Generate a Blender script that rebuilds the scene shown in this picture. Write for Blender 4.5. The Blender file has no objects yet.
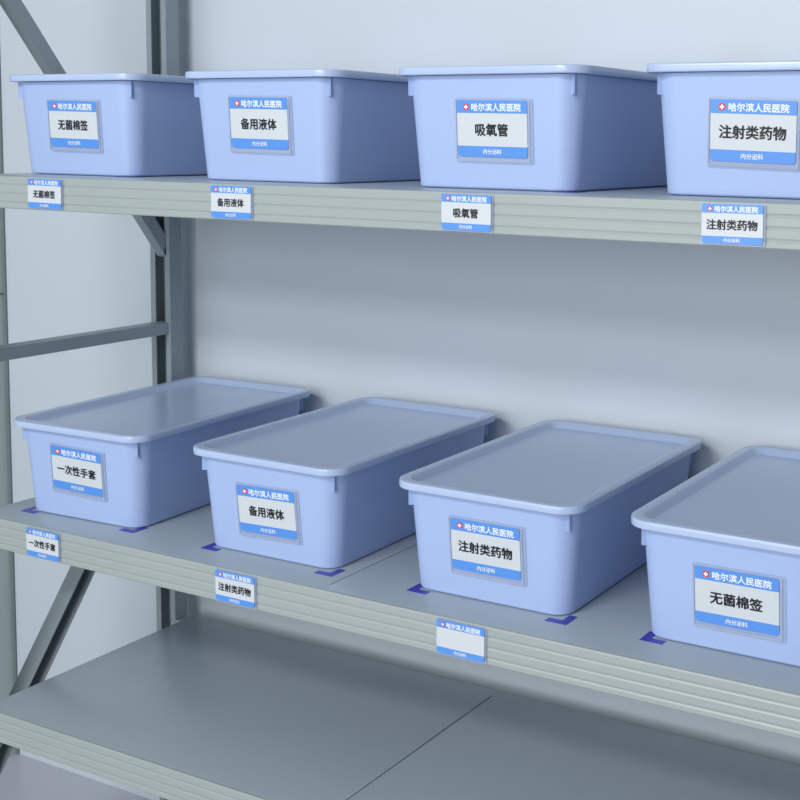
import bpy, bmesh, math
from mathutils import Vector, Matrix
R = math.radians
S = bpy.context.scene
COL = S.collection

# ---------------------------------------------------------------- materials
def lin(c):
    return tuple(((v/255)/12.92 if v/255 <= .04045 else ((v/255+.055)/1.055)**2.4) for v in c) + (1,)

def mat(name, rgb, rough=.5, metal=0, spec=.5, noise=0, nscale=8, bump=0, bscale=300, alpha=1, coat=0):
    m = bpy.data.materials.new(name); m.use_nodes = True
    nt = m.node_tree; b = nt.nodes['Principled BSDF']
    b.inputs['Base Color'].default_value = lin(rgb)
    b.inputs['Roughness'].default_value = rough
    b.inputs['Metallic'].default_value = metal
    b.inputs['Specular IOR Level'].default_value = spec
    b.inputs['Alpha'].default_value = alpha
    b.inputs['Coat Weight'].default_value = coat
    if noise or bump:
        tc = nt.nodes.new('ShaderNodeTexCoord')
        n = nt.nodes.new('ShaderNodeTexNoise'); n.inputs['Scale'].default_value = nscale; n.inputs['Detail'].default_value = 5
        nt.links.new(tc.outputs['Object'], n.inputs['Vector'])
        if noise:
            mx = nt.nodes.new('ShaderNodeMix'); mx.data_type = 'RGBA'
            c = lin(rgb); k = 1-noise
            mx.inputs['A'].default_value = (c[0]*k, c[1]*k, c[2]*k, 1); mx.inputs['B'].default_value = tuple(min(1, v*(1+noise)) for v in c[:3])+(1,)
            nt.links.new(n.outputs['Fac'], mx.inputs['Factor']); nt.links.new(mx.outputs['Result'], b.inputs['Base Color'])
        if bump:
            n2 = nt.nodes.new('ShaderNodeTexNoise'); n2.inputs['Scale'].default_value = bscale
            nt.links.new(tc.outputs['Object'], n2.inputs['Vector'])
            bp = nt.nodes.new('ShaderNodeBump'); bp.inputs['Strength'].default_value = bump; bp.inputs['Distance'].default_value = .001
            nt.links.new(n2.outputs['Fac'], bp.inputs['Height']); nt.links.new(bp.outputs['Normal'], b.inputs['Normal'])
    return m

M = dict(
    box=mat('periwinkle_plastic', (165, 186, 227), .42, bump=.12, bscale=700),
    lid=mat('periwinkle_lid_plastic', (176, 194, 226), .2, bump=.06, bscale=500),
    beam=mat('grey_green_coated_steel', (159, 168, 167), .36, noise=.03, nscale=5),
    panel=mat('grey_shelf_steel', (160, 172, 183), .3, noise=.05, nscale=6, bump=.1, bscale=400),
    post=mat('grey_post_steel', (146, 158, 165), .4, noise=.04),
    brace=mat('grey_brace_steel', (146, 157, 163), .42, noise=.04),
    bolt=mat('bolt_steel', (150, 155, 158), .3, 1),
    wall=mat('white_wall_board', (199, 208, 217), .45, noise=.02, nscale=1.5),
    lwall=mat('pale_green_wall_board', (178, 192, 188), .45, noise=.02, nscale=1.5),
    joint=mat('wall_joint', (112, 124, 126), .6),
    floor=mat('pale_floor_coating', (186, 190, 200), .25, noise=.03, nscale=3),
    blue=mat('label_blue', (86, 146, 226), .35),
    white=mat('label_white', (204, 210, 216), .4),
    ink=mat('label_ink', (9, 12, 22), .5),
    print_white=mat('label_lettering_white', (238, 243, 248), .4),
    red=mat('label_red', (206, 52, 62), .4),
    clear=mat('clear_sleeve_plastic', (196, 210, 236), .15, alpha=.36),
    tape=mat('violet_blue_tape', (66, 66, 176), .4),
    rubber=mat('dark_foot_rubber', (58, 62, 66), .7),
)

# ---------------------------------------------------------------- helpers
def link(name, bm, mats, parent=None, smooth=None, loc=None):
    me = bpy.data.meshes.new(name)
    bmesh.ops.recalc_face_normals(bm, faces=bm.faces[:]) if smooth != 'keep' else None
    bm.to_mesh(me); bm.free()
    for m in (mats if isinstance(mats, (list, tuple)) else [mats]): me.materials.append(m)
    if smooth and smooth != 'keep':
        me.polygons.foreach_set('use_smooth', [True]*len(me.polygons))
        me.set_sharp_from_angle(angle=R(smooth))
    o = bpy.data.objects.new(name, me); COL.objects.link(o)
    if parent: o.parent = parent
    if loc: o.location = loc
    return o

def empty(name, loc=(0, 0, 0), rz=0):
    o = bpy.data.objects.new(name, None); COL.objects.link(o)
    o.location = loc; o.rotation_euler = (0, 0, rz); o.empty_display_size = .05
    return o

def tag(o, label, cat, group=None):
    o['label'] = label; o['category'] = cat
    if group: o['group'] = group
    return o

def structure(o, label=None):
    o['kind'] = 'structure'
    if label: o['label'] = label
    return o

def box(bm, a, b, bev=0, mi=0):
    vs = [bm.verts.new((x, y, z)) for x in (a[0], b[0]) for y in (a[1], b[1]) for z in (a[2], b[2])]
    fs = [bm.faces.new([vs[i] for i in q]) for q in ((0, 1, 3, 2), (4, 6, 7, 5), (0, 4, 5, 1), (2, 3, 7, 6), (0, 2, 6, 4), (1, 5, 7, 3))]
    for f in fs: f.material_index = mi
    if bev:
        es = {e for f in fs for e in f.edges}
        bmesh.ops.bevel(bm, geom=list(es), offset=bev, segments=2, profile=.5, affect='EDGES')
    return bm

def rr(hx, hy, r, z, n=8, cy=0):
    pts = []
    for sx, sy, a0 in ((1, 1, 0), (-1, 1, 90), (-1, -1, 180), (1, -1, 270)):
        for k in range(n+1):
            a = R(a0+90*k/n)
            pts.append((sx*(hx-r)+r*math.cos(a), cy+sy*(hy-r)+r*math.sin(a), z))
    return pts

def loft(bm, secs, cap0=True, cap1=True):
    loops = [[bm.verts.new(p) for p in s] for s in secs]
    n = len(loops[0])
    for a, b in zip(loops, loops[1:]):
        for i in range(n):
            bm.faces.new((a[i], a[(i+1) % n], b[(i+1) % n], b[i]))
    if cap0: bm.faces.new(loops[0][::-1])
    if cap1: bm.faces.new(loops[-1])

def extrude_profile(bm, prof, p0, axis, length, closed=True, mi=0):
    """prof: 2D points (u,v); axis 'x': u->y v->z ; axis 'z': u->x v->y ; axis 'y': u->x, v->z"""
    def P(u, v, t):
        return {'x': (p0[0]+t, p0[1]+u, p0[2]+v), 'z': (p0[0]+u, p0[1]+v, p0[2]+t), 'y': (p0[0]+u, p0[1]+t, p0[2]+v)}[axis]
    A = [bm.verts.new(P(u, v, 0)) for u, v in prof]; B = [bm.verts.new(P(u, v, length)) for u, v in prof]
    n = len(prof)
    for i in range(n if closed else n-1):
        bm.faces.new((A[i], A[(i+1) % n], B[(i+1) % n], B[i])).material_index = mi
    if closed:
        bm.faces.new(A[::-1]); bm.faces.new(B)

# ---------------------------------------------------------------- writing
def text_geo(s, bold=.018):
    """lettering as (verts, faces), unit em, centred on its own ink box"""
    cu = bpy.data.curves.new('lettering', 'FONT'); cu.body = s; cu.size = 1; cu.resolution_u = 3
    ob = bpy.data.objects.new('lettering', cu); COL.objects.link(ob)
    dg = bpy.context.evaluated_depsgraph_get(); dg.update()
    ev = ob.evaluated_get(dg); me = ev.to_mesh()
    V = [tuple(v.co) for v in me.vertices]; F = [tuple(p.vertices) for p in me.polygons]
    ev.to_mesh_clear(); bpy.data.objects.remove(ob); bpy.data.curves.remove(cu)
    xs = [v[0] for v in V]; ys = [v[1] for v in V]
    cx = (min(xs)+max(xs))/2; cy = (min(ys)+max(ys))/2
    return [(v[0]-cx, v[1]-cy) for v in V], F, max(xs)-min(xs), max(ys)-min(ys)

_tc = {}
def add_text(bm, s, cx, cz, y, width, mi, bold=.018, vs=1.0):
    if (s, bold) not in _tc: _tc[(s, bold)] = text_geo(s, bold)
    V, F, w, h = _tc[(s, bold)]
    k = width/w
    for lay, (dx, dz) in enumerate(((-bold, 0), (bold, 0), (0, bold*.8), (0, -bold*.8))):
     y -= .00003*lay
     vv = [bm.verts.new((cx+(x+dx)*k, y, cz+(z+dz)*k*vs)) for x, z in V]
     for f in F:
        try:
            fc = bm.faces.new([vv[i] for i in f]); fc.material_index = mi; fc.normal_update()
            if fc.normal.y > 0: fc.normal_flip()
        except ValueError: pass

def band(bm, x0, x1, z0, z1, y0, y1, mi, rb=0, rt=0):
    """flat card strip, bottom (rb) or top (rt) corners rounded"""
    def arc(cx, cz, r, a0): return [(cx+r*math.cos(R(a0+i*22.5)), cz+r*math.sin(R(a0+i*22.5))) for i in range(5)] if r else [(cx, cz)]
    pts = arc(x1-rt, z1-rt, rt, 0)+arc(x0+rt, z1-rt, rt, 90)+arc(x0+rb, z0+rb, rb, 180)+arc(x1-rb, z0+rb, rb, 270)
    A = [bm.verts.new((x, y0, z)) for x, z in pts]; B = [bm.verts.new((x, y1, z)) for x, z in pts]
    n = len(pts)
    f = bm.faces.new(A); f.material_index = mi
    f = bm.faces.new(B[::-1]); f.material_index = mi
    for i in range(n):
        f = bm.faces.new((A[i], B[i], B[(i+1) % n], A[(i+1) % n])); f.material_index = mi

def card_bm(main, w, h, pitch, vs=1.0, th=.0009):
    """label card centred at origin, facing -y: blue header, white field, blue footer. slots 0 blue 1 white 2 ink 3 red"""
    bm = bmesh.new()
    hw = w/2; hh = h/2; zt = hh-.225*h; zb = -hh+.19*h
    band(bm, -hw, hw, zt, hh, -th, 0, 0, rt=.02*w)
    band(bm, -hw, hw, zb, zt, -th, 0, 1)
    band(bm, -hw, hw, -hh, zb, -th, 0, 0, rb=.045*w)
    y = -th-.00025
    zh = (zt+hh)/2-.006*h
    # red disc with a white plus
    cx = -hw+.135*w; r = .043*w
    vv = [bm.verts.new((cx+r*math.cos(R(a)), y, zh+r*vs*math.sin(R(a)))) for a in range(0, 360, 15)]
    f = bm.faces.new(vv); f.material_index = 3; f.normal_update()
    if f.normal.y > 0: f.normal_flip()
    for a, b in ((.62, .23), (.23, .62)):
        q = [bm.verts.new((cx+i*a*r, y-.0001*(1+(a < b)), zh+j*b*r*vs)) for i, j in ((-1, -1), (1, -1), (1, 1), (-1, 1))]
        f = bm.faces.new(q); f.material_index = 4
    add_text(bm, '哈尔滨人民医院', -hw+.565*w, zh, y, .70*w, 4, .03, vs)
    add_text(bm, '内分泌科', -.0*w, (-hh+zb)/2, y, .26*w, 4, .02, vs)
    if main: add_text(bm, main, -.005*w, (zt+zb)/2, y, (len(main)*pitch-.012)*w, 2, .036, vs)
    return bm
CARD = [M['blue'], M['white'], M['ink'], M['red'], M['print_white']]

# ---------------------------------------------------------------- storage boxes
TAPER, OV, LIDT = .0115, .0122, .0105
BD = .3940                      # depth at the foot
def body_bm(W, H):
    bm = bmesh.new(); hx = W/2; hy = BD/2; r = .032; e = .003
    t = lambda z: TAPER*z/H
    q = lambda z: .025+.007*z/H
    secs = [rr(hx-.010, hy-.010, q(0)-.008, 0), rr(hx-.0095, hy-.0095, q(0)-.0075, .0010), rr(hx-.0012, hy-.0012, q(0)-.001, .0013), rr(hx+t(e), hy+t(e), q(e), e)]
    for z in (H*.33, H*.66, H-.0125): secs.append(rr(hx+t(z), hy+t(z), q(z), z))
    # the rim, closed by the lid
    secs += [rr(hx+TAPER, hy+TAPER, r, H-.0006)]
    k = .003
    secs += [rr(hx+TAPER-k, hy+TAPER-k, r-k, H-.0006), rr(hx+t(k)-k, hy+t(k)-k, r-k, k)]
    loft(bm, secs)
    # four short locking ribs below the rim, standing out diagonally from the corners
    for sx in (-1, 1):
        for sy in (-1, 1):
            cx = hx+TAPER-r; cy = hy+TAPER-r; r0 = r-.0035; r1 = r+.0042
            q = [(r0, H-.026), (r1-.0010, H-.026), (r1, H-.025), (r1, H-.0006), (r0, H-.0006)]
            d = Vector((sx*.7071, sy*.7071)); n = Vector((-d.y, d.x))*.0012
            A = [bm.verts.new((sx*cx+d.x*a-n.x, sy*cy+d.y*a-n.y, b)) for a, b in q]; B = [bm.verts.new((sx*cx+d.x*a+n.x, sy*cy+d.y*a+n.y, b)) for a, b in q]
            bm.faces.new(A); bm.faces.new(B[::-1])
            for i in range(5): bm.faces.new((A[i], B[i], B[(i+1) % 5], A[(i+1) % 5]))
    return bm

def lid_bm(W, H):
    bm = bmesh.new(); hx = W/2+TAPER+OV; hy = BD/2+TAPER+OV; r = .034
    s = lambda d, z: rr(hx-d, hy-d, max(r-d, .004), z, 10)
    z1 = H+LIDT
    secs = [s(.0015, H), s(.0003, H+.0004), s(0, H+.0012), s(0, z1-.0022), s(.0006, z1-.0008), s(.0022, z1),
            s(.0150, z1), s(.0168, z1-.0006), s(.0235, z1-.0072), s(.0252, z1-.0079), s(.028, z1-.0080)]
    loft(bm, secs)
    return bm

_mesh = {}
def storage_box(tier, x0, y0, ang, z, W, H, main, label, vs, spot):
    e = empty('storage_box', (x0+W/2, y0+BD/2, z), R(ang))
    tag(e, label, 'storage box', 'pale blue storage boxes on the rack')
    def put(kind, make, mats, sm, parent):
        if (kind, tier) not in _mesh:
            o = link(kind, make(), mats, parent, sm); _mesh[(kind, tier)] = o.data
        else:
            o = bpy.data.objects.new(kind, _mesh[(kind, tier)]); COL.objects.link(o); o.parent = parent
        return o
    put('body', lambda: body_bm(W, H), M['box'], 35, e)
    put('lid', lambda: lid_bm(W, H), M['lid'], 35, e)
    u, zc, roll = spot
    cw, ch = .1045, .0718*vs
    def holder():
        bm = bmesh.new(); a = cw/2; b = ch/2; k = .0018
        band(bm, -a-.004, a+.0075, -b-.008, b+.003, -k, 0, 0, rb=.004, rt=.003)
        box(bm, (a+.0012, -.0036, -b-.003), (a+.0040, -k, b+.001))        # right lip
        box(bm, (-a-.0035, -.0036, -b-.003), (-a-.0012, -k, b+.001))      # left lip
        box(bm, (-a-.0035, -.0036, -b-.0058), (a+.0040, -k, -b-.003))     # bottom lip
        return bm
    tilt = math.atan(TAPER/H)
    yf = -BD/2-TAPER*zc/H-.0003
    h = put('label_holder', holder, M['clear'], None, e); h.location = (u+.0002, yf, zc); h.rotation_euler = (tilt, R(roll), 0)
    h['label'] = 'clear plastic card pocket'
    c = link('label_card', card_bm(main, cw, ch, .158, vs), CARD, h, 'keep'); c.location = (0, -.0019, 0)
    c['label'] = 'blue and white paper card'
    return e

ZU = .5413
UH, LH = .1463, .1412
UW, LW = .2385, .2334
up = [(-.4060, .0878, .23, '无菌棉签', 'pale blue lidded box reading 无菌棉签 on the upper shelf, beside the steel post'),
      (-.0210, .0820, .05, '备用液体', 'pale blue lidded box reading 备用液体 on the upper shelf'),
      (.3603, .0808, -.58, '吸氧管', 'pale blue lidded box reading 吸氧管 on the upper shelf'),
      (.7122, .0938, .24, '注射类药物', 'pale blue lidded box reading 注射类药物 on the upper shelf')]
lo = [(-.3830, .0590, 2.29, '一次性手套', 'pale blue lidded box reading 一次性手套 on the lower shelf, set slightly askew'),
      (.0012, .0640, .17, '备用液体', 'pale blue lidded box reading 备用液体 on the lower shelf'),
      (.3673, .0694, .41, '注射类药物', 'pale blue lidded box reading 注射类药物 on the lower shelf'),
      (.7125, .0703, .28, '无菌棉签', 'pale blue lidded box reading 无菌棉签 on the lower shelf')]
def rot_front(x0, y0, a, W):
    # the boxes were measured by their front left foot before turning about (x0+W/2, y0+.2)
    return x0+.003, y0+.198-.1984
us = [(.0038, .0799, 1.1), (.0010, .0833, .9), (.0082, .0779, .7), (-.0020, .0775, 1.6)]
ls = [(.0000, .0815, 1.5), (.0038, .0714, -1.4), (.0015, .0755, -.3), (.0030, .0700, -.4)]
for (x0, y0, a, s, lb), sp in zip(up, us): storage_box('u', *rot_front(x0, y0, a, UW), a, ZU, UW, UH, s, lb, 1.0, sp)
for (x0, y0, a, s, lb), sp in zip(lo, ls): storage_box('l', *rot_front(x0, y0, a, LW), a, 0, LW, LH, s, lb, .97, sp)

# ---------------------------------------------------------------- the rack
XL, XR = -.430, .960
YD = .469
PW = .050
PD = .031
FLOOR = -.760
TOP = 1.20
rack = empty('shelving_rack', ((XL+XR)/2, YD/2, FLOOR)); RO = Vector(rack.location)
tag(rack, 'grey steel shelving rack with ribbed edge beams holding the blue boxes', 'shelving rack')
def rpart(name, bm, m, sm=None, parent=rack):
    bmesh.ops.translate(bm, verts=bm.verts[:], vec=-RO)
    return link(name, bm, m, parent, sm)

def post(x0, y0, open_y):
    """C section upright; open side towards open_y (-1 front, +1 back)"""
    bm = bmesh.new(); w = PW; d = PD; t = .0022; lip = .0125
    pr = [(0, 0), (lip, 0), (lip, t), (t, t), (t, d-t), (w-t, d-t), (w-t, t), (w-lip, t), (w-lip, 0), (w, 0), (w, d), (0, d)]
    if open_y > 0: pr = [(u, d-v) for u, v in pr]
    extrude_profile(bm, pr, (x0, y0, FLOOR+.004), 'z', TOP-FLOOR)
    p = rpart('upright_post', bm, M['post'])
    f = bmesh.new(); box(f, (x0-.003, y0-.003, FLOOR), (x0+w+.003, y0+d+.003, FLOOR+.010), .001)
    rpart('foot_pad', f, M['rubber'], None, p)
for x in (XL-.017-PW, XR+.017):
    post(x, 0, 1); post(x, YD-PD, -1)

def beam_profile():
    H = .0500
    pr = [(.003, -.0006), (.0008, -.0010), (0, -.003)]
    for zc in (.0145, .0280, .0415):
        pr += [(0, -zc+.0032), (.0010, -zc+.0006), (.0010, -zc-.0002), (0, -zc-.0020)]
    pr += [(0, -H+.0012), (.001, -H), (.024, -H), (.024, -H+.002), (.0045, -H+.002), (.0045, -.004), (.022, -.004), (.022, -.0006)]
    return pr
def tier(z):
    for flip in (0, 1):
        bm = bmesh.new(); pr = beam_profile()
        if flip: pr = [(YD-u, v) for u, v in pr]
        extrude_profile(bm, pr, (XL, 0, z), 'x', XR-XL)
        b = rpart('shelf_beam', bm, M['beam'])
        b['label'] = 'ribbed grey green edge beam'
        for sx in (0, 1):       # hooked end plates against the posts
            h = bmesh.new(); xa = XL-.017 if sx == 0 else XR
            y0 = .004 if not flip else YD-PD
            box(h, (xa+.0005, y0, z-.052), (xa+.0165, y0+PD-.006, z-.004), .001)
            rpart('end_bracket', h, M['beam'], None, b)
    mid = (XL+XR)/2
    for a, b in ((XL+.001, mid-.0011), (mid+.0011, XR-.001)):
        bm = bmesh.new()
        e = .0018; y0 = .0042; y1 = YD-.0042
        rows = [(0, -.0036), (0, -e), (e*.35, -e*.35), (e, 0)]
        secs = []
        for o, zz in rows: secs.append([(a+o, y0+o, z+zz), (b-o, y0+o, z+zz), (b-o, y1-o, z+zz), (a+o, y1-o, z+zz)])
        loft(bm, secs)
        rpart('shelf_panel', bm, M['panel'], 50)
    # stiffening channels below the panels
    for fx in (.17, .5, .83):
        bm = bmesh.new(); x = XL+(XR-XL)*fx
        box(bm, (x-.012, .0250, z-.024), (x+.012, YD-.0250, z-.0042), .001)
        rpart('cross_rail', bm, M['panel'])
tier(ZU); tier(0); tier(-.322)

def brace(xc, p, q, w=.026, d=.030, name='diagonal_brace', flip=0):
    """channel brace in a side frame from p=(y,z) to q=(y,z)"""
    p = Vector((0, *p)); q = Vector((0, *q)); u = (q-p).normalized(); n = Vector((1, 0, 0)).cross(u); L = (q-p).length
    bm = bmesh.new(); t = .002; h = w/2
    pr = [(-d/2, -h), (d/2, -h), (d/2, -h+.006), (d/2-t, -h+.006), (d/2-t, -h+t), (-d/2+t, -h+t), (-d/2+t, h-t), (d/2-t, h-t), (d/2-t, h-.006), (d/2, h-.006), (d/2, h), (-d/2, h)]
    pr = [(d/2-.0, -h), (d/2, h), (-d/2, h), (-d/2, h-t), (d/2-t, h-t), (d/2-t, -h+t), (-d/2, -h+t), (-d/2, -h)]
    if flip: pr = [(-a, b) for a, b in pr]
    A = [bm.verts.new(Vector((xc+a, 0, 0))+p+n*b) for a, b in pr]; B = [bm.verts.new(Vector((xc+a, 0, 0))+q+n*b) for a, b in pr]
    k = len(pr)
    for i in range(k): bm.faces.new((A[i], A[(i+1) % k], B[(i+1) % k], B[i]))
    bm.faces.new(A[::-1]); bm.faces.new(B)
    # pressed round end tabs
    for c in (p, q):
        m = bmesh.ops.create_cone(bm, cap_ends=True, segments=20, radius1=h, radius2=h, depth=(.004 if flip else d), matrix=Matrix.Translation((xc-(d/2-.002)*flip, c.y, c.z)) @ Matrix.Rotation(R(90), 4, 'Y'))
    o = rpart(name, bm, M['brace'], 30)
    for c in (p, q):
        f = bmesh.new()
        bmesh.ops.create_cone(f, cap_ends=True, segments=6, radius1=.006, radius2=.006, depth=d-.003, matrix=Matrix.Translation((xc, c.y, c.z)) @ Matrix.Rotation(R(90), 4, 'Y'))
        rpart('bolt', f, M['bolt'], None, o)
for xc in (XL-.017-.020, XR+.017+.020):
    brace(xc, (.020, .2440), (.449, .2420), .0215, .030, 'cross_brace')
    brace(xc, (.038, .928), (.446, .388), .024, .022)
    brace(xc, (.030, -.460), (.445, .118), .027, .034, flip=1)
    brace(xc, (.020, 1.10), (.449, 1.10), .0215, .030, 'cross_brace')

# ---------------------------------------------------------------- labels on the shelf edges
def shelf_label(xc, z, main, label, tilt=0):
    o = link('shelf_label', card_bm(main, .0715, .0435, .168, 1.0), CARD, None, 'keep')
    o.location = (xc, -.0026, z-.0250); o.rotation_euler = (0, R(tilt), 0)
    tag(o, label, 'label', 'blue and white labels on the shelf edges')
    s = bmesh.new(); band(s, -.0372, .0380, -.0235, .0228, .0002, .0020, 0, rb=.002, rt=.002)
    c = link('clear_sleeve', s, M['clear'], o); c['label'] = 'clear plastic sleeve behind the card'
for xc, s, t in ((-.2490, '无菌棉签', .5), (.1190, '备用液体', 0), (.4985, '吸氧管', .4), (.8445, '注射类药物', -.3)):
    shelf_label(xc, ZU, s, 'small blue and white label reading %s on the upper shelf edge' % s, t)
for xc, s, w in ((-.2730, '一次性手套', 'small blue and white label reading 一次性手套 on the lower shelf edge'),
                 (.1180, '注射类药物', 'small blue and white label reading 注射类药物 on the lower shelf edge'),
                 (.4930, '', 'small blue and white label on the lower shelf edge, below the 注射类药物 box')):
    shelf_label(xc, 0, s, w)

# ---------------------------------------------------------------- tape corners
def tape(x, y, z, sx, label, arm=.031, w=.0115):
    bm = bmesh.new(); h = .0004
    pts = [(0, 0), (sx*arm, 0), (sx*arm, w), (sx*w, w), (sx*w, arm), (0, arm)]
    A = [bm.verts.new((a, b, 0)) for a, b in pts]; B = [bm.verts.new((a, b, h)) for a, b in pts]
    bm.faces.new(A[::-1]); bm.faces.new(B)
    for i in range(6): bm.faces.new((A[i], A[(i+1) % 6], B[(i+1) % 6], B[i]))
    o = link('tape_mark', bm, M['tape'], None, None, (x, y, z+.0001))
    tag(o, label, 'tape', 'violet tape corners marking box places')
for (x0, y0, a, s, _) in lo:
    yy = y0-.0155+(.004 if s == '一次性手套' else 0)
    tape(x0+.002, yy-(.004 if a > 1 else 0), 0, 1, 'violet tape corner on the lower shelf at left front foot of the %s box' % s)
    if s != '无菌棉签':
        tape(x0+LW+.014, yy-.002+(.004 if a > 1 else 0), 0, -1, 'violet tape corner on the lower shelf at right front foot of the %s box' % s)
for i in (0, 2):
    x0, y0, a, s, _ = up[i]
    tape(x0+UW+.012, y0-.012, ZU, -1, 'violet tape corner on the upper shelf at right front foot of the %s box' % s)

# ---------------------------------------------------------------- the room
WY = .509
XC = -1.002
bm = bmesh.new(); box(bm, (XC, WY, FLOOR), (3.2, WY+.08, 2.3)); structure(link('wall_back', bm, M['wall']), 'white wall behind the rack')
bm = bmesh.new(); box(bm, (XC-.08, -3.2, FLOOR), (XC, WY+.08, 2.3)); structure(link('wall_left', bm, M['lwall']), 'pale side wall')
bm = bmesh.new()
box(bm, (XC, WY-.004, FLOOR+.0), (XC+.008, WY, 2.3))
structure(link('trim_1', bm, M['joint']), 'dark joint in the wall corner')
bm = bmesh.new(); box(bm, (XC, -3.2, .262), (XC+.0015, WY-.004, .266)); structure(link('trim_2', bm, M['joint']), 'thin joint across the side wall')
bm = bmesh.new(); box(bm, (XC-.08, -3.2, FLOOR-.06), (3.2, WY+.08, FLOOR)); structure(link('floor', bm, M['floor']), 'pale coated floor')

# ---------------------------------------------------------------- light
W = bpy.data.worlds.new('World'); S.world = W; W.use_nodes = True
bg = W.node_tree.nodes['Background']; bg.inputs['Color'].default_value = (.94, .97, 1.0, 1); bg.inputs['Strength'].default_value = .33
def area(name, loc, size, energy, target, color=(.985, .99, 1)):
    l = bpy.data.lights.new(name, 'AREA'); l.shape = 'RECTANGLE'; l.size, l.size_y = size; l.energy = energy; l.color = color
    o = bpy.data.objects.new(name, l); COL.objects.link(o); o.location = loc
    o.rotation_euler = (Vector(target)-Vector(loc)).to_track_quat('-Z', 'Y').to_euler()
    return o
area('ceiling_tube_far', (.2, -4.6, 2.15), (2.4, .4), 50, (.2, -.5, .3))
area('ceiling_tube_near', (.0, -3.0, 2.2), (1.8, .3), 56, (.1, -.4, .2))

area('front_fill', (.1, -5.0, .80), (4.4, 1.7), 114, (.2, 0, .25), (.985, .99, 1))  # added fill light, not a real window; lifts the wall under the upper shelf

# ---------------------------------------------------------------- camera
cd = bpy.data.cameras.new('camera'); cam = bpy.data.objects.new('camera', cd); COL.objects.link(cam)
f, cx, cy = 1276.82, 576.34, 256.01
cd.sensor_width = 36; cd.sensor_fit = 'HORIZONTAL'; cd.lens = f/800*36
cd.shift_x = (400-cx)/800; cd.shift_y = (cy-400)/800; cd.clip_start = .02
yw, pt, rl = R(27.8705), R(5.1686), R(.7248)
fw = Vector((-math.sin(yw)*math.cos(pt), math.cos(yw)*math.cos(pt), -math.sin(pt)))
rt = Vector((math.cos(yw), math.sin(yw), 0)); upv = rt.cross(fw)
r2 = rt*math.cos(rl)+upv*math.sin(rl); u2 = upv*math.cos(rl)-rt*math.sin(rl)
cam.matrix_world = Matrix(((r2.x, u2.x, -fw.x, 1.3471), (r2.y, u2.y, -fw.y, -1.3179), (r2.z, u2.z, -fw.z, .6057), (0, 0, 0, 1)))
S.camera = cam
S.view_settings.view_transform = 'Standard'; S.view_settings.look = 'None'
S.view_settings.exposure = -.12; S.view_settings.gamma = 1; S.view_settings.use_curve_mapping = False
